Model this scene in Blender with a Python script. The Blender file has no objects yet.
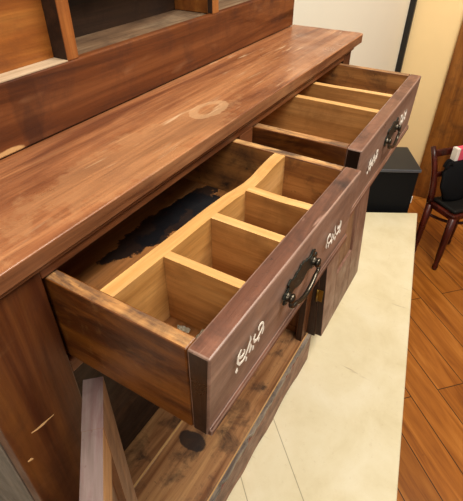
import bpy, bmesh, math, random
from mathutils import Vector, Matrix

# ------------------------------------------------------------------ camera, world, lights
U = 0.22            # one layout unit in metres
EYE = 1.55          # eye height above the plank floor


def P(x, y, z):
    return Vector((x * U, y * U, EYE + z * U))


scene = bpy.context.scene
COL = scene.collection

cam_d = bpy.data.cameras.new('camera')
cam = bpy.data.objects.new('camera', cam_d)
COL.objects.link(cam)
scene.camera = cam
cam_d.sensor_fit = 'HORIZONTAL'
cam_d.sensor_width = 36.0
cam_d.lens = 36.0 * 449.9 / 463.0
cam_d.clip_start = 0.02
YAW, PITCH, ROLL = -1.04627, 0.66522, 0.00714
fwd = Vector((-math.sin(YAW) * math.cos(PITCH), math.cos(YAW) * math.cos(PITCH), -math.sin(PITCH)))
r0 = Vector((math.cos(YAW), math.sin(YAW), 0))
u0 = r0.cross(fwd)
rt = r0 * math.cos(ROLL) + u0 * math.sin(ROLL)
up = u0 * math.cos(ROLL) - r0 * math.sin(ROLL)
rot = Matrix((rt, up, -fwd)).transposed()
cam.matrix_world = Matrix.Translation((0, 0, EYE)) @ rot.to_4x4()

world = bpy.data.worlds.new('world')
scene.world = world
world.use_nodes = True
bgn = world.node_tree.nodes['Background']
bgn.inputs['Color'].default_value = (1.0, 0.93, 0.83, 1)
bgn.inputs['Strength'].default_value = 0.24


def area_light(name, loc, target, size, power, colour, spread=math.pi):
    d = bpy.data.lights.new(name, 'AREA')
    d.shape = 'RECTANGLE'
    d.size, d.size_y = size
    d.energy = power
    d.color = colour
    o = bpy.data.objects.new(name, d)
    COL.objects.link(o)
    o.location = loc
    d.spread = spread
    o.rotation_euler = (Vector(target) - Vector(loc)).to_track_quat('-Z', 'Y').to_euler()
    return o


area_light('ceiling_lamp', (0.72, -0.56, 2.95), (0.6, 0.2, 1.2), (1.3, 0.6), 64, (1.0, 0.93, 0.82))
area_light('room_lamp', (-1.3, -0.5, 2.7), (0.5, 0.3, 1.2), (1.0, 1.0), 19, (1.0, 0.93, 0.82))
area_light('far_wall_fill', (1.9, -0.5, 2.85), (2.75, 0.35, 1.5), (0.5, 0.5), 9, (1.0, 0.92, 0.8), math.radians(100))  # unseen fill light, added to brighten the far wall

scene.view_settings.view_transform = 'Standard'
scene.view_settings.look = 'None'
scene.view_settings.gamma = 1.0
scene.view_settings.use_curve_mapping = False
scene.view_settings.exposure = 0.0


# ------------------------------------------------------------------ materials
def lin(h):
    h = h.lstrip('#')
    out = []
    for i in (0, 2, 4):
        c = int(h[i:i + 2], 16) / 255.0
        out.append(c / 12.92 if c <= 0.04045 else ((c + 0.055) / 1.055) ** 2.4)
    return (*out, 1.0)


class NT:
    def __init__(self, name):
        self.m = bpy.data.materials.new(name)
        self.m.use_nodes = True
        self.t = self.m.node_tree
        self.n = self.t.nodes
        self.b = self.n['Principled BSDF']

    def new(self, kind, **kw):
        o = self.n.new(kind)
        for k, v in kw.items():
            setattr(o, k, v)
        return o

    def link(self, a, b):
        self.t.links.new(a, b)

    def ramp(self, src, stops, interp='LINEAR'):
        r = self.new('ShaderNodeValToRGB')
        r.color_ramp.interpolation = interp
        e = r.color_ramp.elements
        while len(e) < len(stops):
            e.new(0.5)
        for i, (p, c) in enumerate(stops):
            e[i].position = p
            e[i].color = lin(c) if isinstance(c, str) else (c, c, c, 1)
        self.link(src, r.inputs[0])
        return r.outputs[0]

    def mix(self, fac, a, b, mode='MIX'):
        x = self.new('ShaderNodeMix', data_type='RGBA', blend_type=mode)
        for i, v in ((0, fac), (6, a), (7, b)):
            if isinstance(v, (int, float)):
                x.inputs[i].default_value = v if i == 0 else (v, v, v, 1)
            elif isinstance(v, str):
                x.inputs[i].default_value = lin(v)
            elif isinstance(v, tuple):
                x.inputs[i].default_value = v
            else:
                self.link(v, x.inputs[i])
        return x.outputs[2]

    def math(self, op, a, b=0.0):
        x = self.new('ShaderNodeMath', operation=op)
        for i, v in ((0, a), (1, b)):
            if isinstance(v, (int, float)):
                x.inputs[i].default_value = v
            else:
                self.link(v, x.inputs[i])
        return x.outputs[0]

    def noise(self, vec, scale, detail=4, rough=0.55, dist=0.0):
        x = self.new('ShaderNodeTexNoise')
        x.inputs['Scale'].default_value = scale
        x.inputs['Detail'].default_value = detail
        x.inputs['Roughness'].default_value = rough
        x.inputs['Distortion'].default_value = dist
        self.link(vec, x.inputs['Vector'])
        return x.outputs[0]

    def mapping(self, vec, scale=(1, 1, 1), loc=(0, 0, 0), rotz=0.0):
        x = self.new('ShaderNodeMapping')
        x.inputs['Scale'].default_value = scale
        x.inputs['Location'].default_value = loc
        x.inputs['Rotation'].default_value = (0, 0, rotz)
        self.link(vec, x.inputs['Vector'])
        return x.outputs[0]

    def vecop(self, op, a, b):
        x = self.new('ShaderNodeVectorMath', operation=op)
        self.link(a, x.inputs[0])
        if isinstance(b, (tuple, list, Vector)):
            x.inputs[1].default_value = b
        else:
            self.link(b, x.inputs[1])
        return x.outputs[0]


def wood(name, dark, mid, light, axis='x', grain=1.0, stain='#20120a', stain_amt=0.35, scratch=0.0,
         scratch_col='#e2c49c', rough=0.5, bump=0.25, marks=(), fibre=0.3, spec=0.4, seed=0.0, wear=None, wear_amt=0.0):
    """Long-grained wood.  marks: (centre, radii, colour, inner, outer, strength) in object space."""
    k = NT(name)
    tc = k.new('ShaderNodeTexCoord').outputs['Object']
    oi = k.new('ShaderNodeObjectInfo').outputs['Random']
    off = k.new('ShaderNodeCombineXYZ')
    for i, q in enumerate((3.1, 4.7, 6.3)):
        k.link(k.math('MULTIPLY_ADD', oi, q), off.inputs[i])
    base = k.vecop('ADD', k.vecop('ADD', tc, off.outputs[0]), (seed, seed * 1.7, seed * 0.6))

    def st(along, across):
        s = [across * 2.2] * 3
        s['xyz'.index(axis)] = along * 2.0
        return k.mapping(base, tuple(s))
    g1 = k.noise(st(1.6 * grain, 17 * grain), 1.0, 6, 0.6, 0.9)
    col = k.ramp(g1, [(0.33, dark), (0.5, mid), (0.67, light)])
    g2 = k.noise(st(5 * grain, 150 * grain), 1.0, 4, 0.6, 0.2)
    col = k.mix(fibre, col, k.ramp(g2, [(0.3, 0.25), (0.7, 0.75)]), 'OVERLAY')
    b1 = k.noise(base, 17.0, 6, 0.65, 0.4)
    col = k.mix(k.ramp(b1, [(0.50, 0.0), (0.72, stain_amt)]), col, stain)
    b3 = k.noise(k.vecop('ADD', base, (5, 2, 8)), 150.0, 3, 0.6)
    col = k.mix(k.ramp(b3, [(0.66, 0.0), (0.76, stain_amt * 0.9)]), col, stain)
    if wear:
        b4 = k.noise(k.vecop('ADD', st(7, 26), (15, 3, 4)), 1.0, 6, 0.7, 0.6)
        col = k.mix(k.ramp(b4, [(0.46, 0.0), (0.62, wear_amt)]), col, wear)
    if scratch > 0:
        s1 = k.noise(k.mapping(base, (14, 120, 60), rotz=0.9), 1.0, 2, 0.5, 0.3)
        s2 = k.noise(k.vecop('ADD', base, (2, 9, 1)), 6.0, 3, 0.6)
        f = k.math('MULTIPLY', k.ramp(s1, [(0.62, 0.0), (0.72, 1.0)]), k.ramp(s2, [(0.45, 0.0), (0.65, scratch)]))
        col = k.mix(f, col, scratch_col)
    for (c, rad, colour, inner, outer, amt) in marks:
        d = k.vecop('SUBTRACT', tc, c)
        d = k.vecop('DIVIDE', d, rad)
        ln = k.new('ShaderNodeVectorMath', operation='LENGTH')
        k.link(d, ln.inputs[0])
        wob = k.math('ADD', ln.outputs['Value'], k.math('MULTIPLY', k.math('SUBTRACT', k.noise(tc, 34.0, 5, 0.7), 0.5), 2.0 if inner <= 0 and rad[0] > 0.03 else 0.5))
        if inner <= 0:
            f = k.ramp(wob, [(max(outer - 0.22, 0.01), amt), (outer, 0.0)])
        else:
            f = k.ramp(wob, [(inner - 0.12, 0.0), (inner, amt), (outer, amt), (outer + 0.15, 0.0)])
        col = k.mix(f, col, colour)
    k.link(col, k.b.inputs['Base Color'])
    k.link(k.ramp(b1, [(0.3, max(rough - 0.12, 0.05)), (0.7, min(rough + 0.15, 1.0))]), k.b.inputs['Roughness'])
    k.b.inputs['Specular IOR Level'].default_value = spec
    bp = k.new('ShaderNodeBump')
    bp.inputs['Strength'].default_value = bump
    bp.inputs['Distance'].default_value = 0.002
    k.link(k.mix(0.5, g2, b1), bp.inputs['Height'])
    k.link(bp.outputs[0], k.b.inputs['Normal'])
    return k.m


def plain(name, colour, rough=0.5, metallic=0.0, var=0.12, scale=30.0, spec=0.5, bump=0.05):
    k = NT(name)
    tc = k.new('ShaderNodeTexCoord').outputs['Object']
    n = k.noise(tc, scale, 5, 0.6)
    c = lin(colour)
    lo = tuple(v * (1 - var) for v in c[:3]) + (1,)
    hi = tuple(min(1, v * (1 + var)) for v in c[:3]) + (1,)
    k.link(k.mix(n, lo, hi), k.b.inputs['Base Color'])
    k.b.inputs['Roughness'].default_value = rough
    k.b.inputs['Metallic'].default_value = metallic
    k.b.inputs['Specular IOR Level'].default_value = spec
    if bump:
        bp = k.new('ShaderNodeBump')
        bp.inputs['Strength'].default_value = bump
        bp.inputs['Distance'].default_value = 0.002
        k.link(n, bp.inputs['Height'])
        k.link(bp.outputs[0], k.b.inputs['Normal'])
    return k.m


def plank_floor(name):
    k = NT(name)
    tc = k.new('ShaderNodeTexCoord').outputs['Object']
    v = k.mapping(tc, (1, 1, 1), (0, 0, 0), math.radians(-45.5))
    br = k.new('ShaderNodeTexBrick')
    br.offset = 0.37
    br.inputs['Color1'].default_value = (0.25, 0.25, 0.25, 1)
    br.inputs['Color2'].default_value = (0.85, 0.85, 0.85, 1)
    br.inputs['Mortar'].default_value = (0, 0, 0, 1)
    br.inputs['Scale'].default_value = 1.0
    br.inputs['Brick Width'].default_value = 1.3
    br.inputs['Row Height'].default_value = 0.121
    br.inputs['Mortar Size'].default_value = 0.0022
    br.inputs['Mortar Smooth'].default_value = 0.3
    k.link(v, br.inputs['Vector'])
    vv = k.mapping(v, (2.2, 26, 1))
    g = k.noise(k.vecop('ADD', vv, br.outputs['Color']), 1.0, 6, 0.6, 1.0)
    col = k.ramp(g, [(0.28, '#7c410d'), (0.5, '#a5611f'), (0.72, '#c07c35')])
    col = k.mix(0.2, col, br.outputs['Color'], 'OVERLAY')
    kn = k.noise(v, 14.0, 2, 0.5)
    col = k.mix(k.ramp(kn, [(0.72, 0.0), (0.78, 0.75)]), col, '#3c1c08')
    col = k.mix(br.outputs['Fac'], col, '#3a1c08')
    k.link(col, k.b.inputs['Base Color'])
    k.b.inputs['Roughness'].default_value = 0.35
    return k.m


def painted_planks(name, seams, org):
    k = NT(name)
    tc = k.new('ShaderNodeTexCoord').outputs['Object']
    dot = k.new('ShaderNodeVectorMath', operation='DOT_PRODUCT')
    k.link(k.vecop('ADD', tc, org), dot.inputs[0])
    dot.inputs[1].default_value = (-0.7071, 0.7071, 0)
    n = k.noise(tc, 6.0, 6, 0.65, 0.3)
    col = k.ramp(n, [(0.3, '#d9cba4'), (0.5, '#e3d7b4'), (0.7, '#eae0c2')])
    n2 = k.noise(tc, 60.0, 5, 0.7)
    col = k.mix(k.ramp(n2, [(0.6, 0.0), (0.78, 0.28)]), col, '#a98a55')
    n3 = k.noise(k.mapping(tc, (60, 7, 1), rotz=0.6), 1.0, 3, 0.5)
    n4 = k.noise(k.vecop('ADD', tc, (3, 1, 0)), 5.0, 2)
    col = k.mix(k.math('MULTIPLY', k.ramp(n3, [(0.68, 0.0), (0.76, 0.5)]), k.ramp(n4, [(0.5, 0.0), (0.62, 1.0)])), col, '#9d8862')
    for s in seams:
        d = k.math('ABSOLUTE', k.math('SUBTRACT', dot.outputs['Value'], s))
        f = k.ramp(k.math('MULTIPLY', d, 100.0), [(0.08, 0.6), (0.17, 0.0)])
        col = k.mix(f, col, '#6f5f45')
    k.link(col, k.b.inputs['Base Color'])
    k.b.inputs['Roughness'].default_value = 0.5
    bp = k.new('ShaderNodeBump')
    bp.inputs['Strength'].default_value = 0.12
    bp.inputs['Distance'].default_value = 0.002
    k.link(n2, bp.inputs['Height'])
    k.link(bp.outputs[0], k.b.inputs['Normal'])
    return k.m


BASE = P(2.42, 1.82, -5.62)      # the cupboard's own origin
HUTCH = P(3.0, 2.15, -1.0)


def loc(x, y, z, org=None):
    return P(x, y, z) - (BASE if org is None else org)


RED_D, RED_M, RED_L = '#5a2d17', '#874c2b', '#a5673f'
M = {}
M['top'] = wood('countertop_wood', '#6b3d24', '#8e5a38', '#aa744c', 'x', 1.0, '#5c3019', 0.3, 0.85, '#d6b690', 0.36, 0.3, fibre=0.45,
                marks=[(loc(2.223, 1.449, -1.0), (0.036, 0.020, 0.05), '#d8b48a', 0.62, 0.98, 0.33),
                       (loc(1.6, 1.42, -1.0), (0.20, 0.045, 0.05), '#c09468', 0, 1.0, 0.22)], spec=0.55)
M['apron'] = wood('apron_wood', '#44200d', '#613216', '#7b4725', 'x', 0.8, '#33170b', 0.55, 0.25, '#b98a62', 0.42, 0.2, spec=0.45,
                  marks=[(loc(1.36, 1.94, -0.80, HUTCH), (0.02, 0.03, 0.06), '#2a120b', 0, 1.0, 0.35),
                         (loc(1.19, 1.94, -0.985, HUTCH), (0.022, 0.03, 0.006), '#d8ab73', 0, 1.0, 0.8),
                         (loc(1.36, 1.94, -0.93, HUTCH), (0.012, 0.03, 0.03), '#2a120b', 0, 1.0, 0.3)])
M['frame'] = wood('face_frame_wood', '#46200c', '#5f3417', '#74451d', 'z', 0.8, '#38190a', 0.4, 0.1, '#b9895c', 0.45, 0.2)
M['frame_x'] = wood('rail_wood', '#5b3018', '#7c4a2b', '#91603c', 'x', 0.8, '#38190a', 0.4, 0.1, '#b9895c', 0.45, 0.2)
M['orange'] = wood('hutch_stile_wood', '#7a4119', '#9a5d2b', '#b17640', 'z', 0.8, '#5a2a0e', 0.3, 0.0, rough=0.4)
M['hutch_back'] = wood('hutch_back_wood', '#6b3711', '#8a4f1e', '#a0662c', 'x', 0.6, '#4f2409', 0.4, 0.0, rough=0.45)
M['hutch_shaded'] = wood('hutch_shaded_wood', '#23150d', '#342114', '#48301f', 'x', 0.8, '#1d0f07', 0.6, 0.0, rough=0.6)  # wood colour darkened to carry the shade inside the compartments
M['hutch_floor'] = wood('hutch_floor_wood', '#56402e', '#735942', '#917a5f', 'x', 0.8, '#2e1c11', 0.6, 0.2, rough=0.5)
M['pale_ledge'] = wood('worn_ledge_wood', '#a68e72', '#bca588', '#cdb89b', 'x', 0.8, '#8f6a43', 0.35, 0.0, rough=0.5)
M['side_grey'] = wood('side_sheen_wood', '#564d45', '#6a6057', '#7d7369', 'z', 0.8, '#2c231c', 0.4, 0.1, rough=0.5)  # brown wood greyed: its glancing sheen is put into the colour
M['front'] = wood('drawer_front_wood', '#6d5144', '#86695b', '#9a7b6b', 'x', 0.8, '#3f261c', 0.35, 0.2, '#c7a184', 0.38, 0.15, spec=0.5)
M['front_top'] = wood('drawer_front_top_wood', '#55301f', '#744a38', '#936650', 'x', 0.9, '#23100b', 0.9, 0.9, '#cfa590', 0.42, 0.2, spec=0.5)
M['burnt'] = wood('dark_end_grain', '#160d09', '#24150d', '#3a2417', 'z', 1.0, '#080504', 0.6, 0.25, '#77583a', 0.35, 0.3)
M['side_drawer'] = wood('drawer_side_wood', '#351804', '#53290b', '#70400f', 'y', 0.7, '#271104', 0.45, 0.12, '#c39558', 0.38, 0.35,
                        spec=0.45, wear='#8a5220', wear_amt=0.45)
M['side_top'] = wood('drawer_side_top_wood', '#84542c', '#b0804d', '#d6ac74', 'y', 1.0, '#3c2a22', 0.9, 0.0, rough=0.5, wear='#43302a', wear_amt=0.85)
M['inner'] = wood('drawer_inside_wood', '#8a5526', '#aa733a', '#c38d4f', 'x', 0.9, '#4f2f12', 0.55, 0.0, rough=0.6)
M['inner_y'] = wood('drawer_inside_side_wood', '#6e4320', '#92602f', '#b07d45', 'y', 0.9, '#2a180a', 1.0, 0.0, rough=0.6)
M['div'] = wood('divider_wood', '#a8753a', '#c28f50', '#d4a265', 'x', 0.9, '#7b4e20', 0.3, 0.0, rough=0.6)
M['div_y'] = wood('cross_divider_wood', '#95622f', '#b27d43', '#c69255', 'y', 0.9, '#6b431b', 0.45, 0.0, rough=0.6)
M['div_top'] = wood('divider_top_wood', '#b58548', '#c6985c', '#d4aa72', 'x', 0.9, '#a9762f', 0.25, 0.0, rough=0.6)
M['div_top_y'] = wood('cross_divider_top_wood', '#b58548', '#c6985c', '#d4aa72', 'y', 0.9, '#a9762f', 0.25, 0.0, rough=0.6)
ST = P(0.757, 0.515, -1.166)
M['bottom'] = wood('drawer_bottom_wood', '#66401f', '#87582f', '#a06d42', 'x', 0.8, '#2c170c', 0.6, 0.2, '#b68c63', 0.45, 0.2,
                   marks=[(loc(1.86, 1.44, -1.525, ST), (0.085, 0.024, 0.06), '#0c0d11', 0, 1.15, 0.95),
                          (loc(1.64, 1.49, -1.525, ST), (0.085, 0.020, 0.06), '#0c0d11', 0, 1.15, 0.95),
                          (loc(1.98, 1.38, -1.525, ST), (0.034, 0.034, 0.06), '#0c0d11', 0, 1.15, 0.95)])
M['bottom_plain'] = wood('drawer_bottom_plain_wood', '#6b3f1b', '#8d5a2a', '#a8733b', 'x', 0.8, '#3a1f0c', 0.6, 0.0, rough=0.45)
M['shelf'] = wood('bottom_shelf_wood', '#74492a', '#986a44', '#b58759', 'x', 0.7, '#26150c', 0.95, 0.25, '#d2a874', 0.42, 0.25,
                  marks=[(loc(2.17, 1.77, -5.0), (0.026, 0.040, 0.05), '#231a18', 0, 1.1, 0.9)])
M['joint'] = wood('pale_edge_wood', '#b98a52', '#c99a60', '#d8ad74', 'x', 0.8, '#7a4d22', 0.3, 0.0)
M['ledge'] = wood('worn_grey_edge', '#5d5048', '#786a60', '#96877a', 'x', 0.9, '#231a16', 0.9, 0.0, rough=0.4, wear='#c4b196', wear_amt=0.3)
M['plinth'] = wood('plinth_wood', '#5d3426', '#774736', '#8d5a47', 'x', 0.9, '#2b1711', 0.5, 0.1, rough=0.42)
M['door_edge'] = wood('door_top_edge', '#544440', '#6e5e59', '#867370', 'x', 0.9, '#4d2426', 0.6, 0.0, rough=0.4, wear='#6b4a4a', wear_amt=0.5)
M['door_in'] = wood('door_stile_wood', '#744a2b', '#90603c', '#a6784f', 'z', 0.9, '#3d2517', 0.4, 0.0, rough=0.45)
M['door_rail'] = wood('door_rail_wood', '#8f5a2c', '#b07a44', '#c9975f', 'x', 0.9, '#5c3415', 0.3, 0.0, rough=0.45)
M['door_panel'] = wood('door_panel_wood', '#5f3317', '#7c4a25', '#946038', 'z', 0.7, '#3c1d0c', 0.4, 0.0, rough=0.45)
M['rdoor'] = wood('open_door_wood', '#755244', '#8b6858', '#9d7b6a', 'z', 0.9, '#492c20', 0.35, 0.15, '#c9a98f', 0.42, 0.15)
M['rdoor_panel'] = wood('open_door_panel_wood', '#7b5a42', '#8f6c50', '#a07d5f', 'z', 0.7, '#4b2e1f', 0.35, 0.1, '#c9a98f', 0.42, 0.15)
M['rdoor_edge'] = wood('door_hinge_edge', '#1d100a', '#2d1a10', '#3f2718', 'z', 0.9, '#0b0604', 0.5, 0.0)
M['bare'] = plain('bare_wood_scratch', '#dfb27a', 0.6)
M['bronze'] = plain('aged_bronze', '#4d463c', 0.28, 0.9, 0.4, 60)
M['plate'] = plain('dark_patinated_plate', '#33352f', 0.42, 0.75, 0.4, 90)
M['brass'] = plain('aged_brass', '#8a6a2c', 0.35, 0.9, 0.3, 80)
M['white_paint'] = plain('cream_stencil_paint', '#e9e0d2', 0.6, 0, 0.08, 200)
M['paper'] = plain('pale_paper', '#d8d3c0', 0.7, 0, 0.15, 90)
M['floor'] = plank_floor('orange_pine_planks')
M['wall_white'] = plain('white_wall_paint', '#eee8d6', 0.6, 0, 0.03, 3)
M['wall_tan'] = plain('tan_wall_paint', '#f0d29b', 0.6, 0, 0.05, 6)
M['wall_black'] = plain('black_trim_paint', '#131110', 0.4, 0, 0.1)
M['door_brown'] = wood('brown_door_wood', '#5e3310', '#7d4a1a', '#925c26', 'z', 0.5, '#2e1606', 0.5, 0.0, rough=0.4)
M['black_box'] = plain('black_vinyl', '#0a0a0c', 0.75, 0, 0.3, 200, spec=0.2, bump=0.2)
M['black_lid'] = plain('black_lid_vinyl', '#1d2024', 0.5, 0, 0.3, 200, bump=0.15)
M['grey_rim'] = plain('grey_rim', '#4a4e55', 0.35, 0, 0.2, 60)
M['mahogany'] = wood('mahogany', '#2c0d08', '#43160d', '#5c2114', 'z', 0.8, '#160503', 0.4, 0.0, rough=0.3)
M['black_cloth'] = plain('black_cloth', '#0b0b0d', 0.85, 0, 0.4, 120, spec=0.15, bump=0.3)
M['cushion'] = plain('black_cushion', '#0f0d0b', 0.6, 0, 0.3, 60, spec=0.25)
M['pink'] = plain('pink_card', '#e0566e', 0.5)
M['orange_card'] = plain('orange_card', '#ee9a6a', 0.5)
M['white_card'] = plain('white_card', '#ece4da', 0.5)


# ------------------------------------------------------------------ mesh helpers
def tag(o, label=None, cat=None, group=None, kind=None):
    for k_, v in (('label', label), ('category', cat), ('group', group), ('kind', kind)):
        if v:
            o[k_] = v
    return o


def thing(name, origin, label, cat, group=None):
    o = bpy.data.objects.new(name, None)
    o.empty_display_size = 0.05
    COL.objects.link(o)
    o.location = origin
    return tag(o, label, cat, group)


class MB:
    """collects shapes (world coordinates) and links them as ONE mesh object"""

    def __init__(self):
        self.bm = bmesh.new()
        self.mats = []

    def mi(self, m):
        m = M[m] if isinstance(m, str) else m
        if m not in self.mats:
            self.mats.append(m)
        return self.mats.index(m)

    def poly_prism(self, pts, off, m, faces=None, bevel=0.0, seg=2):
        """extrude a closed loop of points by the vector off; faces: list of (normal, material)"""
        t = bmesh.new()
        n = len(pts)
        a = [t.verts.new(p) for p in pts]
        b = [t.verts.new(Vector(p) + Vector(off)) for p in pts]
        t.faces.new(a[::-1])
        t.faces.new(b)
        for i in range(n):
            t.faces.new((a[i], a[(i + 1) % n], b[(i + 1) % n], b[i]))
        bmesh.ops.recalc_face_normals(t, faces=t.faces[:])
        main = self.mi(m)
        for f in t.faces:
            f.material_index = main
            for (nv, mm) in (faces or []):
                if f.normal.dot(Vector(nv)) > 0.75:
                    f.material_index = self.mi(mm)
        if bevel > 0:
            bmesh.ops.bevel(t, geom=t.edges[:], offset=bevel, segments=seg, affect='EDGES', profile=0.5, clamp_overlap=True)
        self._merge(t)
        return self

    def box(self, lo, hi, m, faces=None, bevel=0.0012, seg=2):
        x0, y0, z0 = lo
        x1, y1, z1 = hi
        return self.poly_prism([(x0, y0, z0), (x1, y0, z0), (x1, y1, z0), (x0, y1, z0)], (0, 0, z1 - z0), m, faces, bevel, seg)

    def ubox(self, x0, x1, y0, y1, z0, z1, m, faces=None, bevel=0.0012, seg=2):
        return self.box(P(x0, y0, z0), P(x1, y1, z1), m, faces, bevel, seg)

    def tube(self, pts, radii, m, sides=10, cap=True):
        t = bmesh.new()
        pts = [Vector(p) for p in pts]
        if isinstance(radii, (int, float)):
            radii = [radii] * len(pts)
        rings = []
        ref = None
        for i, p in enumerate(pts):
            d = (pts[min(i + 1, len(pts) - 1)] - pts[max(i - 1, 0)]).normalized()
            if ref is None:
                ref = Vector((0, 0, 1)) if abs(d.z) < 0.9 else Vector((1, 0, 0))
            s = d.cross(ref).normalized()
            ref = s.cross(d).normalized()
            ring = []
            for j in range(sides):
                a = 2 * math.pi * j / sides
                ring.append(t.verts.new(p + (s * math.cos(a) + ref * math.sin(a)) * radii[i]))
            rings.append(ring)
        for r1, r2 in zip(rings, rings[1:]):
            for j in range(sides):
                t.faces.new((r1[j], r1[(j + 1) % sides], r2[(j + 1) % sides], r2[j]))
        if cap:
            t.faces.new(rings[0][::-1])
            t.faces.new(rings[-1])
        bmesh.ops.recalc_face_normals(t, faces=t.faces[:])
        idx = self.mi(m)
        for f in t.faces:
            f.material_index = idx
            f.smooth = True
        self._merge(t)
        return self

    def lathe(self, c, axis, prof, m, sides=16):
        """prof: (distance along the axis, radius)"""
        c = Vector(c)
        ax = Vector(axis).normalized()
        return self.tube([c + ax * d for d, r in prof], [max(r, 1e-5) for d, r in prof], m, sides)

    def ribbon(self, pts, widths, normal, thick, m):
        pts = [Vector(p) for p in pts]
        nv = Vector(normal).normalized()
        L, R_ = [], []
        for i, p in enumerate(pts):
            d = (pts[min(i + 1, len(pts) - 1)] - pts[max(i - 1, 0)]).normalized()
            s = nv.cross(d).normalized() * widths[i] * 0.5
            L.append(p + s)
            R_.append(p - s)
        t = bmesh.new()
        vl = [t.verts.new(p + nv * thick) for p in L]
        vr = [t.verts.new(p + nv * thick) for p in R_]
        wl = [t.verts.new(p - nv * thick) for p in L]
        wr = [t.verts.new(p - nv * thick) for p in R_]
        idx = self.mi(m)
        for i in range(len(pts) - 1):
            t.faces.new((vl[i], vr[i], vr[i + 1], vl[i + 1]))
            t.faces.new((wl[i], vl[i], vl[i + 1], wl[i + 1]))
            t.faces.new((vr[i], wr[i], wr[i + 1], vr[i + 1]))
            t.faces.new((wr[i], wl[i], wl[i + 1], wr[i + 1]))
        bmesh.ops.recalc_face_normals(t, faces=t.faces[:])
        for f in t.faces:
            f.material_index = idx
        self._merge(t)
        return self

    def _merge(self, t):
        me = bpy.data.meshes.new('tmp')
        t.to_mesh(me)
        t.free()
        self.bm.from_mesh(me)
        bpy.data.meshes.remove(me)

    def build(self, name, parent=None, origin=None, rot=None, smooth=False):
        """vertices are world coordinates; the object's own origin is 'origin' (default: that of the thing it belongs to)"""
        root = parent
        org = Vector((0, 0, 0))
        while root is not None:
            org = org + root.location
            root = root.parent
        at = org if origin is None else Vector(origin)
        me = bpy.data.meshes.new(name)
        bmesh.ops.translate(self.bm, verts=self.bm.verts[:], vec=-at)
        self.bm.to_mesh(me)
        self.bm.free()
        for m in self.mats:
            me.materials.append(m)
        o = bpy.data.objects.new(name, me)
        COL.objects.link(o)
        if parent is not None:
            o.parent = parent
            o.location = at - org
        else:
            o.location = at
        if smooth:
            for p in me.polygons:
                p.use_smooth = True
        return o


def X(x):
    return x * U


# ------------------------------------------------------------------ the setting
FZ = -7.045
fl = MB()
fl.box((-1.6, -2.4, -0.05), (P(13.1, 0, 0).x, P(0, 2.5, 0).y, 0.0), 'floor', bevel=0)
tag(fl.build('floor'), kind='structure')
w = MB()
w.box((-1.6, P(0, 2.47, 0).y, 0), (P(13.1, 0, 0).x, P(0, 2.47, 0).y + 0.08, 3.1), 'wall_white', bevel=0)
tag(w.build('wall_back'), kind='structure')
w = MB()
w.box((P(13.0, 0, 0).x, -2.4, 0), (P(13.0, 0, 0).x + 0.08, P(0, 2.47, 0).y, 3.1), 'wall_tan', bevel=0)
tag(w.build('wall_right'), kind='structure')
w = MB()
w.ubox(12.86, 13.0, 2.33, 2.47, FZ, 4.0, 'wall_black', bevel=0.002)
tag(w.build('trim_1'), kind='structure')
w = MB()
w.box((P(12.9, 0, 0).x, -1.0, 0), (P(13.0, 0, 0).x, P(0, 1.19, 0).y, 2.4), 'door_brown', bevel=0.004)
for yy in (-0.32, -0.72):
    w.box((P(12.9, 0, 0).x - 0.012, yy, 0.35), (P(12.9, 0, 0).x + 0.01, yy + 0.30, 1.05), 'door_brown', bevel=0.006)
    w.box((P(12.9, 0, 0).x - 0.012, yy, 1.2), (P(12.9, 0, 0).x + 0.01, yy + 0.30, 2.2), 'door_brown', bevel=0.006)
tag(w.build('door_1'), kind='structure')

# the raised cream platform the cupboard stands on
ZC = -5.62
plat_o = P(4.5, 1.2, FZ)
M['cream'] = painted_planks('cream_painted_planks', [-1.457 * U, -0.812 * U], plat_o)
M['cream_edge'] = plain('cream_edge_paint', '#e6dcc2', 0.5, 0, 0.05, 20)
M['plat_side'] = plain('brown_platform_side', '#3a2616', 0.6, 0, 0.2, 12)
plat = thing('display_platform', plat_o, 'low cream painted plank platform under the wooden cupboard', 'platform')
e = MB()
top = [P(9.56, 0.648, ZC), P(8.8, 2.02, ZC), P(8.57, 2.44, ZC), P(-1.2, 2.44, ZC), P(-1.2, -1.295, ZC)]
e.poly_prism([v - Vector((0, 0, 0.018)) for v in top], (0, 0, 0.018), 'cream', None, 0.004, 3)
e.build('platform_top', plat)
s = MB()
side = [P(9.5, 0.70, FZ), P(8.74, 2.02, FZ), P(8.5, 2.43, FZ), P(-1.1, 2.43, FZ), P(-1.1, -1.21, FZ)]
s.poly_prism(side, (0, 0, (ZC - FZ) * U - 0.018), 'plat_side')
s.build('platform_base', plat)

# ------------------------------------------------------------------ the lower cupboard
YF = 1.268
cup = thing('cupboard', BASE, 'reddish brown antique wooden cupboard with two drawers pulled out and doors open', 'cupboard')
XL, XR = 0.376, 4.39
YB = 2.40


def countertop():
    b = MB()
    t = bmesh.new()
    # outline with rounded front corners
    r = 0.05
    pts = []
    x0, x1, y0, y1 = 0.26, 4.62, 1.238, 2.43
    for cx, cy, a0 in ((x0 + r, y0 + r, 180), (x1 - r, y0 + r, 270)):
        for i in range(7):
            a = math.radians(a0 + 15 * i)
            pts.append(P(cx + r * math.cos(a), cy + r * math.sin(a), -1.078))
    pts += [P(x1 - 0.03, y1, -1.078), P(x0, y1, -1.078)]
    b.poly_prism(pts, (0, 0, 0.078 * U), 'top', [((0, -1, 0), 'apron2'), ((1, 0, 0), 'apron2')], 0.0045, 3)
    return b.build('countertop', cup)


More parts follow.
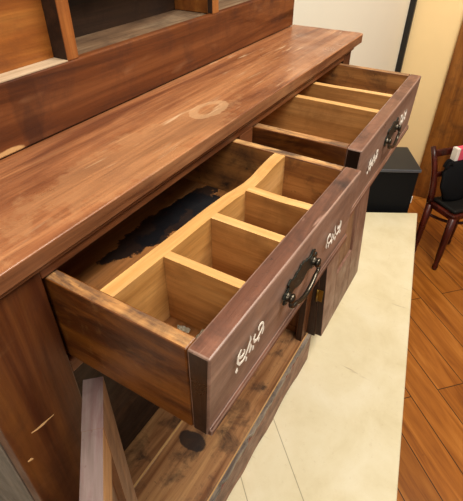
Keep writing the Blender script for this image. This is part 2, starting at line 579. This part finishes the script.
M['apron2'] = wood('countertop_edge_wood', '#5e361f', '#7d5033', '#966846', 'x', 0.9, '#3c1e10', 0.4, 0.3, '#c79c74', 0.4, 0.2)
countertop()
b = MB()
b.ubox(XL - 0.02, XR + 0.02, 1.252, 1.40, -1.104, -1.079, 'frame_x', None, 0.002)
b.build('edge_moulding', cup)
b = MB()
b.ubox(0.748, 4.20, YF + 0.001, 1.358, -1.155, -1.106, 'frame_x', None, 0.001)
b.build('top_rail', cup)
# stiles of the face frame
b = MB()
b.ubox(XL, 0.748, YF, 1.36, -5.05, -1.104, 'frame', None, 0.0015)
p0 = P(0.475, YF, -1.842)
b.ribbon([P(0.470, YF, -1.832), P(0.50, YF, -1.842), P(0.525, YF, -1.846), P(0.56, YF, -1.849), P(0.59, YF, -1.853)],
         [0.0006, 0.0022, 0.0032, 0.0014, 0.0005], (0, -1, 0), 0.0002, 'bare')
b.ribbon([P(0.405, YF, -1.97), P(0.42, YF, -1.975), P(0.43, YF, -1.985)], [0.001, 0.0035, 0.001], (0, -1, 0), 0.0002, 'bare')
b.build('stile', cup)
b = MB()
b.ubox(4.20, XR, YF, 1.36, -5.05, -1.104, 'frame', [((-1, 0, 0), 'rdoor_edge')], 0.0015)
b.build('stile', cup)
b = MB()
b.ubox(2.29, 2.46, YF + 0.002, 1.356, -1.665, -1.155, 'frame_x', None, 0.0015)
b.build('drawer_divider_stile', cup)
b = MB()
b.ubox(0.748, 4.20, YF + 0.01, 1.36, -1.74, -1.665, 'frame_x', None, 0.0015)
b.build('middle_rail', cup)
# sides with a stile and a sunk panel
for sx, sgn, nm in ((XL, 1, 'side_panel'), (XR, -1, 'side_panel')):
    b = MB()
    xa, xb = (XL, XL + 0.07) if sgn > 0 else (XR - 0.07, XR)
    mm = 'side_grey' if sgn > 0 else 'frame'
    if sgn > 0:
        xa -= 0.004
    else:
        xb += 0.004
    b.ubox(xa, xb, 1.361, YF + 0.14, -5.6, -1.105, mm, None, 0.001)
    b.ubox(xa, xb, YB - 0.14, YB, -5.6, -1.105, mm, None, 0.001)
    b.ubox(xa + 0.001, xb - 0.001, YF + 0.14, YB - 0.14, -1.35, -1.105, mm, None, 0.001)
    b.ubox(xa + 0.001, xb - 0.001, YF + 0.14, YB - 0.14, -5.6, -4.9, mm, None, 0.001)
    b.ubox(xa + 0.015, xb - 0.015, YF + 0.13, YB - 0.13, -4.92, -1.33, mm, None, 0)
    b.build(nm, cup)
b = MB()
b.ubox(XL + 0.07, XR - 0.07, YB - 0.03, YB, -5.6, -1.1, 'hutch_shaded', None, 0)
b.build('back_panel', cup)
# bottom shelf: two boards with an open pale joint and the worn front edge
b = MB()
b.ubox(XL + 0.07, XR - 0.07, 2.03, YB - 0.03, -5.09, -5.005, 'shelf', None, 0.001)
b.build('shelf_board', cup)
b = MB()
b.ubox(XL + 0.07, XR - 0.07, 1.25, 2.002, -5.09, -5.0, 'shelf', None, 0.001)
b.ubox(XL + 0.07, XR - 0.07, 1.996, 2.03, -5.09, -4.994, 'joint', None, 0.001)
b.build('shelf_board', cup)
# front ledge with an uneven, chipped outline
rnd = random.Random(4)
b = MB()
N = 60
xs = [XL - 0.03 + (XR + 0.10 - XL + 0.03) * i / N for i in range(N + 1)]
front = [P(x, 1.193 + 0.012 * rnd.random() + (0.02 if rnd.random() < 0.12 else 0), -5.06) for x in xs]
b.poly_prism([P(XR + 0.10, 1.262, -5.06), P(XL - 0.03, 1.262, -5.06)] + front, (0, 0, 0.06 * U), 'ledge', None, 0.0016, 2)
b.ubox(XL + 0.071, XR + 0.07, 1.240, 1.262, -5.03, -4.995, 'joint', None, 0.0008)
b.build('shelf_edge', cup)
# shaped plinth: shallow scallops along the bottom
prof = []
K = 80
for i in range(K + 1):
    s_ = i / K
    x = XL + (XR + 0.07 - XL) * s_
    z = -5.62
    for (c, wd, h) in ((0.20, 0.10, 0.16), (0.42, 0.07, 0.12), (0.58, 0.07, 0.12), (0.80, 0.10, 0.16)):
        d = abs(s_ - c) / wd
        if d < 1:
            z += h * (1 - d * d) * 0.5
    prof.append(P(x, 1.205, z))
b = MB()
b.poly_prism([P(XR + 0.07, 1.205, -5.06), P(XL, 1.205, -5.06)] + prof, (0, 0.055 * U, 0), 'plinth', None, 0.0012, 2)
b.build('plinth', cup)


# ------------------------------------------------------------------ drawers
def spiral(cx, cz, r0_, r1_, a0, a1, n=18):
    out = []
    for i in range(n + 1):
        t = i / n
        r_ = r0_ + (r1_ - r0_) * t
        a = math.radians(a0 + (a1 - a0) * t)
        out.append((cx + r_ * math.cos(a), cz + r_ * math.sin(a)))
    return out


def scroll(x, y, z, flip, parent):
    """painted scroll ornament, about 0.27 x 0.16 units, lying on the drawer front"""
    b = MB()

    def put(pts, w0, w1, w2):
        n = len(pts)
        wd = []
        for i in range(n):
            t = i / (n - 1)
            wd.append((w0 + (w1 - w0) * t * 2 if t < .5 else w1 + (w2 - w1) * (t - .5) * 2) * U * 0.72)
        b.ribbon([P(x + flip * px * 0.92, y, z + pz * 0.82) for px, pz in pts], wd, (0, -1, 0), 0.00025, 'white_paint')

    put(spiral(-0.075, 0.018, 0.008, 0.036, 400, 110), 0.010, 0.015, 0.012)
    put([(-0.0873, 0.052), (-0.112, 0.030), (-0.118, -0.005), (-0.100, -0.038), (-0.07, -0.045), (-0.052, -0.034)], 0.012, 0.020, 0.010)
    put(spiral(0.07, 0.030, 0.008, 0.036, 220, -70), 0.010, 0.015, 0.012)
    put([(0.082, -0.004), (0.052, -0.03), (0.025, -0.02), (0.017, 0.010), (0.03, 0.03)], 0.012, 0.020, 0.008)
    put([(-0.052, -0.03), (-0.03, 0.0), (-0.012, 0.035), (-0.014, 0.062)], 0.008, 0.018, 0.006)
    put([(-0.02, -0.048), (-0.008, -0.022), (-0.010, 0.004)], 0.014, 0.022, 0.006)
    put([(0.010, -0.062), (0.014, -0.045), (0.008, -0.03)], 0.016, 0.020, 0.006)
    put([(-0.048, -0.078), (-0.044, -0.06), (-0.05, -0.045)], 0.008, 0.016, 0.006)
    put([(0.06, -0.058), (0.066, -0.04), (0.06, -0.022)], 0.006, 0.014, 0.006)
    put([(0.094, -0.04), (0.104, -0.018), (0.106, 0.006)], 0.006, 0.014, 0.006)
    put([(-0.122, -0.068), (-0.126, -0.055), (-0.120, -0.04)], 0.020, 0.022, 0.006)
    b.build('painted_scroll', parent)


def pull(x, y, z, parent):
    """bail pull: shaped dark backplate, two bosses and a swan-neck handle"""
    h = [(-0.205, 0.0), (-0.225, 0.025), (-0.205, 0.055), (-0.18, 0.045), (-0.165, 0.065), (-0.18, 0.095), (-0.145, 0.115),
         (-0.12, 0.09), (-0.09, 0.085), (-0.07, 0.105), (-0.04, 0.10), (-0.02, 0.125), (0, 0.115)]
    hb = [(-0.205, 0.0), (-0.215, -0.03), (-0.185, -0.055), (-0.15, -0.045), (-0.13, -0.02), (-0.08, -0.012), (-0.04, -0.035), (0, -0.045)]
    up_ = h + [(-a, c) for a, c in h[-2::-1]]
    dn = hb + [(-a, c) for a, c in hb[-2::-1]]
    loop = [(a * 0.84, c * 0.76) for a, c in up_ + dn[-2:0:-1]]
    b = MB()
    b.poly_prism([P(x + a, y, z + c) for a, c in loop], (0, -0.0022, 0), 'plate', None, 0.0006, 1)
    b.build('backplate', parent)
    for s_ in (-1, 1):
        b = MB()
        b.lathe(P(x + s_ * 0.145, y, z), (0, -1, 0), [(0.0, 0.0052), (0.0024, 0.006), (0.004, 0.004), (0.0055, 0.0052), (0.0075, 0.0056), (0.009, 0.004), (0.0096, 0.001)], 'bronze')
        b.build('boss', parent)
    b = MB()
    pts = []
    yy = y - 0.028
    ctrl = [(-0.165, 0.0), (-0.185, -0.03), (-0.165, -0.062), (-0.125, -0.068), (-0.085, -0.092), (-0.03, -0.108), (0, -0.11)]
    ctrl += [(-a, c) for a, c in ctrl[-2::-1]]
    ctrl = [Vector((a * 0.88, c * 0.74)) for a, c in ctrl]
    for i in range(len(ctrl) - 1):
        p0_, p1_, p2_, p3_ = ctrl[max(i - 1, 0)], ctrl[i], ctrl[i + 1], ctrl[min(i + 2, len(ctrl) - 1)]
        for j in range(4):
            t = j / 4
            q = 0.5 * ((2 * p1_) + (p2_ - p0_) * t + (2 * p0_ - 5 * p1_ + 4 * p2_ - p3_) * t * t + (3 * p1_ - p0_ - 3 * p2_ + p3_) * t ** 3)
            pts.append(q)
    pts.append(ctrl[-1])
    n = len(pts)
    rad = [0.0016 + 0.0011 * math.sin(math.pi * i / (n - 1)) for i in range(n)]
    b.tube([P(x + q.x, yy - 0.014 * math.sin(math.pi * i / (n - 1)), z + q.y) for i, q in enumerate(pts)], rad, 'bronze', 10)
    b.build('bail', parent)


def drawer(x0, x1, yf, zb, lean, near_w, far_w, back, bottom_mat, skew):
    """front board (the drawer's own mesh) with sides, bottom, back as children"""
    ZT = -1.166
    th = 0.093
    b = MB()
    # front board with a small bead along its lower edge
    b.poly_prism([P(x0, yf, ZT), P(x0, yf + th, ZT), P(x0, yf + th, zb), P(x0, yf + lean, zb)], (X(x1 - x0), 0, 0), 'front',
                 [((0, 0, 1), 'front_top'), ((-1, 0, 0), 'burnt'), ((0, 1, 0), 'inner')], 0.0018, 2)
    b.poly_prism([P(x0 + 0.004, yf - 0.016 + lean, zb + 0.006), P(x0 + 0.004, yf + lean + 0.02, zb), P(x0 + 0.004, yf + lean * 0.8, zb + 0.05),
                  P(x0 + 0.004, yf - 0.012 + lean * 0.85, zb + 0.035)], (X(x1 - x0 - 0.008), 0, 0), 'front_top', None, 0.0012, 2)
    d = b.build('drawer', cup, P(x0, yf, ZT))
    d.rotation_euler = (0, 0, math.radians(skew))
    b = MB()
    b.ubox(x0 - 0.004, x0 + near_w, yf + th, back, zb + 0.01, ZT, 'side_drawer', [((0, 0, 1), 'side_top'), ((1, 0, 0), 'inner_y')], 0.0012)
    b.build('side_panel', d)
    b = MB()
    b.ubox(x1 - far_w, x1 - 0.005, yf + th, back, zb + 0.01, ZT, 'side_drawer', [((0, 0, 1), 'side_top'), ((-1, 0, 0), 'inner_y')], 0.0012)
    b.build('side_panel', d)
    b = MB()
    b.ubox(x0 + near_w, x1 - far_w, yf + th, back, -1.56, -1.525, bottom_mat, None, 0)
    b.build('bottom_panel', d)
    b = MB()
    b.ubox(x0 + near_w, x1 - far_w, back - 0.06, back, -1.56, -1.2, 'inner', None, 0.001)
    b.build('rear_panel', d)
    return d


def cross(d, x0, x1, y0, y1, ztop=-1.172, wob=0.0):
    b = MB()
    n = 12
    pts = []
    for i in range(n + 1):
        t = i / n
        pts.append(P(x0, y0 + (y1 - y0) * t, ztop - wob * math.sin(math.pi * t) ** 2))
    pts += [P(x0, y1, -1.525), P(x0, y0, -1.525)]
    b.poly_prism(pts, (X(x1 - x0), 0, 0), 'div_y', [((0, 0, 1), 'div_top_y')], 0)
    b.build('divider', d)


d1 = drawer(0.757, 2.262, 0.515, -1.640, 0.022, 0.060, 0.066, 1.82, 'bottom', -0.95)
# long divider with its hand-cut wavy top
def ydiv(x):
    return 0.946 + 0.040 * max(0.0, 1 - (x - 0.8) / 1.2)


wv = [(0.817, -1.17), (1.2, -1.172), (1.5, -1.170), (1.66, -1.176), (1.76, -1.188), (1.85, -1.196), (1.93, -1.190), (2.0, -1.176), (2.07, -1.168), (2.13, -1.164), (2.196, -1.164)]
prof = []
for (xa, za), (xb, zb_) in zip(wv, wv[1:]):
    for j in range(4):
        prof.append((xa + (xb - xa) * j / 4, za + (zb_ - za) * j / 4))
prof.append(wv[-1])
t = bmesh.new()
b = MB()
cols = [[t.verts.new(P(x, ydiv(x) + dy, zz)) for dy, zz in ((0, z), (0.068, z), (0.068, -1.525), (0, -1.525))] for x, z in prof]
for c0, c1 in zip(cols, cols[1:]):
    for q in range(4):
        f = t.faces.new((c0[q], c0[(q + 1) % 4], c1[(q + 1) % 4], c1[q]))
        f.material_index = 1 if q == 0 else 0
t.faces.new(cols[0])
t.faces.new(cols[-1][::-1])
bmesh.ops.recalc_face_normals(t, faces=t.faces[:])
b.mi('div')
b.mi('div_top')
b._merge(t)
b.build('long_divider', d1)
cross(d1, 1.105, 1.150, 0.608, ydiv(1.14))
cross(d1, 1.446, 1.498, 0.608, ydiv(1.47), -1.170)
cross(d1, 1.752, 1.808, 0.608, ydiv(1.76), -1.174, 0.004)
scroll(1.04, 0.512, -1.36, 1, d1)
scroll(1.915, 0.512, -1.385, -1, d1)
pull(1.505, 0.519, -1.378, d1)

d2 = drawer(2.488, 4.155, 0.560, -1.642, 0.012, 0.068, 0.07, 1.82, 'bottom_plain', 0.4)
cross(d2, 3.152, 3.212, 0.655, 1.76, -1.172)
cross(d2, 3.52, 3.578, 0.655, 1.76, -1.172, 0.006)
scroll(2.87, 0.558, -1.385, 1, d2)
scroll(3.69, 0.558, -1.37, -1, d2)
pull(3.335, 0.564, -1.375, d2)


# ------------------------------------------------------------------ doors
def door_left():
    """swung out by 137 degrees; local x runs from the hinge to the free edge, +y is its inner face"""
    Wd, T, H = 1.58 * U, 0.088 * U, 3.24 * U
    org = P(0.727, 1.183, -1.70 - 3.24)
    b = MB()
    sw = 0.255 * U

    def bx(x0, x1, y0, y1, z0, z1, m, f=None, bev=0.0012):
        b.box((x0 + org.x, y0 + org.y, z0 + org.z), (x1 + org.x, y1 + org.y, z1 + org.z), m, f, bev)
    tp = [((0, 0, 1), 'door_edge')]
    bx(0, sw, 0, T, 0, H, 'door_in', tp, 0)
    bx(Wd - sw, Wd, 0, T, 0, H, 'door_in', tp, 0)
    bx(sw, Wd - sw, 0.0004, T - 0.0004, H - 0.22 * U, H - 0.0003, 'door_rail', tp, 0)
    bx(sw, Wd - sw, 0.0004, T - 0.0004, 0, 0.3 * U, 'door_rail', tp)
    d = b.build('door', cup, origin=org)
    b = MB()
    b.box((sw - 0.003 + org.x, T * 0.3 + org.y, 0.29 * U + org.z), (Wd - sw + 0.003 + org.x, T * 0.65 + org.y, H - 0.21 * U + org.z), 'door_panel', None, 0)
    pn = b.build('door_panel', cup, origin=org)
    pn.parent = d
    pn.location = (0, 0, 0)
    d.rotation_euler = (0, 0, math.radians(-136.8))
    return d


door_left()


def door_right():
    """swung right round, lying beside the cupboard, lower end a little forward"""
    x0, x1 = 4.395, 6.06
    zt, zb = -1.72, -4.955
    b = MB()

    def yv(z):
        return 1.045 + 0.065 * (z + 4.955)

    def slab(xa, xb, za, zc, dy0, dy1, m, f=None):
        b.poly_prism([P(xa, yv(za) + dy0, za), P(xa, yv(za) + dy1, za), P(xa, yv(zc) + dy1, zc), P(xa, yv(zc) + dy0, zc)],
                     (X(xb - xa), 0, 0), m, f, 0.0015, 2)
    ed = [((-1, 0, 0), 'rdoor_edge')]
    slab(x0, 4.85, zt, zb, 0, 0.10, 'rdoor', ed)
    slab(5.50, x1, zt, zb, 0, 0.10, 'rdoor')
    slab(4.85, 5.50, zt, -2.1, 0.001, 0.099, 'rdoor')
    slab(4.85, 5.50, -4.14, zb, 0.001, 0.099, 'rdoor')
    org = P(x0, 1.15, zb)
    d = b.build('door', cup, origin=org)
    b = MB()
    slab2 = [P(4.84, yv(-2.0) + 0.035, -2.0), P(4.84, yv(-2.0) + 0.065, -2.0), P(4.84, yv(-4.2) + 0.065, -4.2), P(4.84, yv(-4.2) + 0.035, -4.2)]
    b.poly_prism(slab2, (X(0.67), 0, 0), 'rdoor_panel', None, 0)
    b.build('door_panel', d)
    for zc in (-4.2, -2.3):
        b = MB()
        b.ubox(x0 - 0.012, x0, yv(zc) + 0.03, yv(zc) + 0.098, zc - 0.1, zc + 0.1, 'brass', None, 0.0006)
        b.tube([P(x0 - 0.02, yv(zc) + 0.105, zc - 0.1), P(x0 - 0.02, yv(zc) + 0.105, zc + 0.1)], 0.0035, 'brass', 10)
        b.build('hinge', d)


door_right()
b = MB()
b.poly_prism([P(4.396, 1.146, -5.0), P(4.396, 1.30, -5.0), P(4.396, 1.30, -3.1), P(4.396, 1.27, -3.1)], (X(0.074), 0, 0), 'rdoor_edge', None, 0)
b.build('hinge_batten', cup)

# ------------------------------------------------------------------ the upper hutch
hu = thing('hutch', HUTCH, 'open fronted wooden hutch standing on the cupboard top against the wall', 'hutch')
YH = 1.94
HT = 1.6            # its top, far above the frame
b = MB()
b.ubox(0.32, 4.535, YH, YH + 0.055, -0.992, -0.668, 'apron', None, 0.0016)
b.build('front_rail', hu)
for (xa, xb, dp) in ((1.668, 1.745, 0.115), (3.064, 3.146, 0.052)):
    b = MB()
    b.ubox(xa, xb, YH + 0.002, YH + dp, -0.668, HT, 'orange', [((-1, 0, 0), 'hutch_shaded')], 0.0012)
    b.build('stile', hu)
for (xa, xb) in ((0.32, 0.40), (4.455, 4.535)):
    b = MB()
    b.ubox(xa, xb, YH + 0.002, YH + 0.052, -0.668, HT, 'orange', None, 0.0012)
    b.build('stile', hu)
    b = MB()
    b.ubox(xa, xb, YH + 0.055, 2.44, -0.992, HT, 'hutch_shaded', None, 0.0012)
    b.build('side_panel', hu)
b = MB()
b.ubox(1.690, 1.735, YH + 0.116, 2.30, -0.672, HT, 'hutch_shaded', None, 0.0012)
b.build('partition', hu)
b = MB()
b.ubox(3.085, 3.13, YH + 0.053, 2.30, -0.672, HT, 'hutch_back', None, 0.0012)
b.build('partition', hu)
b = MB()
b.ubox(1.736, 4.455, YH + 0.056, 2.30, -0.70, -0.674, 'hutch_floor', None, 0.001)
b.build('shelf_floor', hu)
b = MB()
b.ubox(0.40, 1.667, YH + 0.105, YH + 0.113, -0.70, HT, 'hutch_back', None, 0)
b.ubox(0.40, 1.667, YH + 0.003, YH + 0.104, -0.667, -0.662, 'pale_ledge', None, 0)
b.build('inset_panel', hu)
b = MB()
b.ubox(0.40, 4.455, 2.301, 2.33, -0.99, HT, 'hutch_shaded', None, 0)
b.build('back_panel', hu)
b = MB()
b.ubox(1.746, 3.063, YH + 0.06, 2.30, -0.22, -0.17, 'hutch_shaded', None, 0.001)  # unseen shelf, added to shade the compartment below
b.build('shade_shelf', hu)
b = MB()
b.ubox(0.28, 4.57, YH - 0.03, 2.44, HT, HT + 0.08, 'frame_x', None, 0.003)
b.build('top_board', hu)

# ------------------------------------------------------------------ scraps in the near compartment
rnd = random.Random(11)
scraps = [(1.045, 0.86, 'crumpled pale paper scrap against the compartment divider in the near drawer'),
          (1.075, 0.76, 'crumpled pale paper scrap nearest the front board of the near drawer'),
          (1.00, 0.80, 'crumpled pale paper scrap lying between two others in the near drawer')]
for sx, sy, lab in scraps:
    b = MB()
    t = bmesh.new()
    n = 6
    g = [[None] * n for _ in range(n)]
    for i in range(n):
        for j in range(n):
            g[i][j] = t.verts.new(P(sx, sy, -1.524) + Vector(((i - 2.5) * 0.0030, (j - 2.5) * 0.0026, 0.0005 + rnd.random() * 0.0075)))
    for i in range(n - 1):
        for j in range(n - 1):
            t.faces.new((g[i][j], g[i + 1][j], g[i + 1][j + 1], g[i][j + 1]))
    bmesh.ops.solidify(t, geom=t.faces[:], thickness=0.0004)
    b.mi('paper')
    b._merge(t)
    o = b.build('paper_scrap', None, P(sx, sy, -1.525))
    tag(o, lab, 'paper', 'paper scraps in the near drawer')

# ------------------------------------------------------------------ black box beyond the platform
bo = Vector((9.62, 0.86))
dd = Vector((-0.47, 0.8827))
ee = Vector((0.8827, 0.47))
ctr = bo + dd * 0.62 + ee * 0.55
bx_ = thing('storage_box', P(ctr.x, ctr.y, FZ), 'black box with flat grey-edged lid beyond the cream platform', 'box')


def quad(s0, s1, t0, t1, z):
    return [P(*(bo + dd * s_ + ee * t_), z) for s_, t_ in ((s0, t0), (s1, t0), (s1, t1), (s0, t1))]


b = MB()
b.poly_prism(quad(0, 1.25, 0, 1.1, FZ), (0, 0, (-4.68 - FZ) * U), 'black_box', None, 0.004, 2)
b.build('body', bx_)
b = MB()
b.poly_prism(quad(-0.03, 1.28, -0.03, 1.13, -4.68), (0, 0, 0.07 * U), 'grey_rim', [((0, 0, 1), 'black_lid')], 0.003, 2)
b.build('lid', bx_)
b = MB()
q = bo + dd * -0.03 + ee * 0.12
b.poly_prism([P(q.x + a, q.y + c, -5.52) for a, c in ((-0.02, -0.03), (0.03, -0.03), (0.03, 0.03), (-0.02, 0.03))], (0, 0, 0.17 * U), 'white_card', None, 0.002, 2)
tag(b.build('connector', bx_), 'small white connector')

# ------------------------------------------------------------------ the chair at the right
A = Vector((10.07, 0.54))
F = Vector((9.63, -0.08))
B = Vector((10.48, -0.78))
D = Vector((10.93, -0.18))
cc = (A + F + B + D) / 4
ch = thing('chair', P(cc.x, cc.y, FZ), 'small dark mahogany chair with black seat beside the brown door', 'chair')


def leg(c, lean, top, nm='leg', r=0.017):
    b = MB()
    pts, rad = [], []
    for t in (0, .05, .12, .3, .6, 1):
        pts.append(P(c.x + lean.x * (1 - t), c.y + lean.y * (1 - t), FZ + (top - FZ) * t))
        rad.append(r * (0.75 if t == 0 else 0.9 if t < .1 else 0.72 if t < .2 else 0.85 + 0.3 * t))
    b.tube(pts, rad, 'mahogany', 10)
    b.build(nm, ch)


SZ = -5.5
mid = cc
for c in (A, F, B, D):
    inn = c + (mid - c) * 0.09
    leg(inn, (c - mid) * 0.05, SZ - 0.1)
b = MB()
b.poly_prism([P(c.x, c.y, SZ - 0.16) for c in (A, F, B, D)], (0, 0, 0.14 * U), 'mahogany', None, 0.006, 3)
b.build('seat_frame', ch)
b = MB()
b.poly_prism([P(*(c + (mid - c) * 0.1), SZ - 0.02) for c in (A, F, B, D)], (0, 0, 0.1 * U), 'cushion', None, 0.012, 4)
b.build('seat', ch)
for c0, c1 in ((A, B), (F, D)):
    b = MB()
    pts = []
    for i in range(13):
        t = i / 12
        q = c0 + (c1 - c0) * (0.09 + 0.82 * t)
        pts.append(P(q.x, q.y, SZ - 0.42 - 0.14 * math.sin(math.pi * t) + (0.02 if c0 is A else 0)))
    b.tube(pts, 0.008, 'mahogany', 8)
    b.build('stretcher', ch)
back = Vector((0.24, 0.29))
for c in (A, D):
    b = MB()
    pts = []
    for i in range(7):
        t = i / 6
        q = c + (mid - c) * 0.05 + back * t * t
        pts.append(P(q.x, q.y, SZ - 0.05 + 1.22 * t))
    b.tube(pts, [0.017, 0.017, 0.016, 0.015, 0.014, 0.014, 0.012], 'mahogany', 10)
    b.build('back_post', ch)
for z0, hgt, tt in ((-4.52, 0.16, 0.8), (-4.95, 0.12, 0.45)):
    b = MB()
    q0 = A + (mid - A) * 0.05 + back * tt * tt
    q1 = D + (mid - D) * 0.05 + back * tt * tt
    dv = (q1 - q0).normalized()
    nv = Vector((-dv.y, dv.x)) * 0.035
    b.poly_prism([P(*(q0 - nv), z0), P(*(q0 + nv), z0), P(*(q1 + nv), z0), P(*(q1 - nv), z0)], (0, 0, hgt * U), 'mahogany', None, 0.004, 2)
    b.build('back_rail', ch)

# black bag lying on the seat against the backrest
bag = thing('bag', P(cc.x + 0.1, cc.y + 0.1, SZ + 0.08), 'slouching black cloth bag leaning on the back of the mahogany chair', 'bag')
b = MB()
t = bmesh.new()
bmesh.ops.create_icosphere(t, subdivisions=4, radius=1.0)
rr = random.Random(3)
axis = (D - A).normalized()
bx0 = cc + Vector((0.08, 0.10))
rake = Vector((0.20, 0.24))
for v in t.verts:
    p = v.co.copy()
    k_ = 1 + 0.07 * math.sin(5 * p.x + 3 * p.z) + 0.06 * math.sin(7 * p.y + 4 * p.x + 1) + 0.03 * math.sin(15 * p.z + 9 * p.x)
    lx = p.x * (0.54 - 0.06 * p.z) * k_
    ly = p.y * 0.14 * k_
    lz = min(max(-0.44, p.z * 0.62 * k_ + 0.05 * math.sin(6 * p.x)), 0.40)
    t_ = (lz + 0.44) / 1.0
    q = bx0 + rake * t_ * t_
    v.co = P(q.x + axis.x * lx - axis.y * ly, q.y + axis.y * lx + axis.x * ly, SZ + 0.09 + 0.44 + lz)
for f in t.faces:
    f.smooth = True
b.mi('black_cloth')
b._merge(t)
b.build('bag_body', bag)
for off_, x0_, x1_, hh in ((-0.10, -0.47, -0.31, 0.14), (-0.02, -0.45, -0.29, 0.17)):
    b = MB()
    pts = []
    q = bx0 + rake * 0.8
    for i in range(21):
        u_ = i / 20
        lx = x0_ + (x1_ - x0_) * u_
        pts.append(P(q.x + axis.x * lx - axis.y * off_, q.y + axis.y * lx + axis.x * off_, SZ + 0.74 + (hh + 0.06) * math.sin(math.pi * (0.08 + 0.84 * u_)) ** 0.7))
    b.tube(pts, 0.009, 'black_cloth', 8)
    b.build('strap', bag)

# small card packet standing on top of the bag
c0 = P(bx0.x + rake.x * 0.9 + axis.x * 0.02, bx0.y + rake.y * 0.9 + axis.y * 0.02, SZ + 0.936)
pk = thing('packet', c0, 'small pink and orange packet lying on top of the black bag', 'packet')
hx, hy = 0.055, 0.016
dx = Vector((axis.x, axis.y, 0))
dy = Vector((-axis.y, axis.x, 0))


def pbox(u0_, u1_, z0, z1, m, name, g=0.0):
    b = MB()
    b.poly_prism([c0 + dx * (u0_ - g) + dy * (-hy - g), c0 + dx * (u1_ + g) + dy * (-hy - g), c0 + dx * (u1_ + g) + dy * (hy + g), c0 + dx * (u0_ - g) + dy * (hy + g)],
                 (0, 0, z1 - z0), m, None, 0.0015, 2)
    o = b.build(name, pk)
    o.location.z += z0
    return o


pbox(-hx, hx, 0.0, 0.062, 'pink', 'carton')
tag(pbox(-hx - 0.001, -hx * 0.7, 0.0, 0.0626, 'white_card', 'band', 0.0006), 'white end band')
tag(pbox(hx * 0.1, hx * 0.7, 0.0, 0.0626, 'orange_card', 'band', 0.0006), 'orange band')
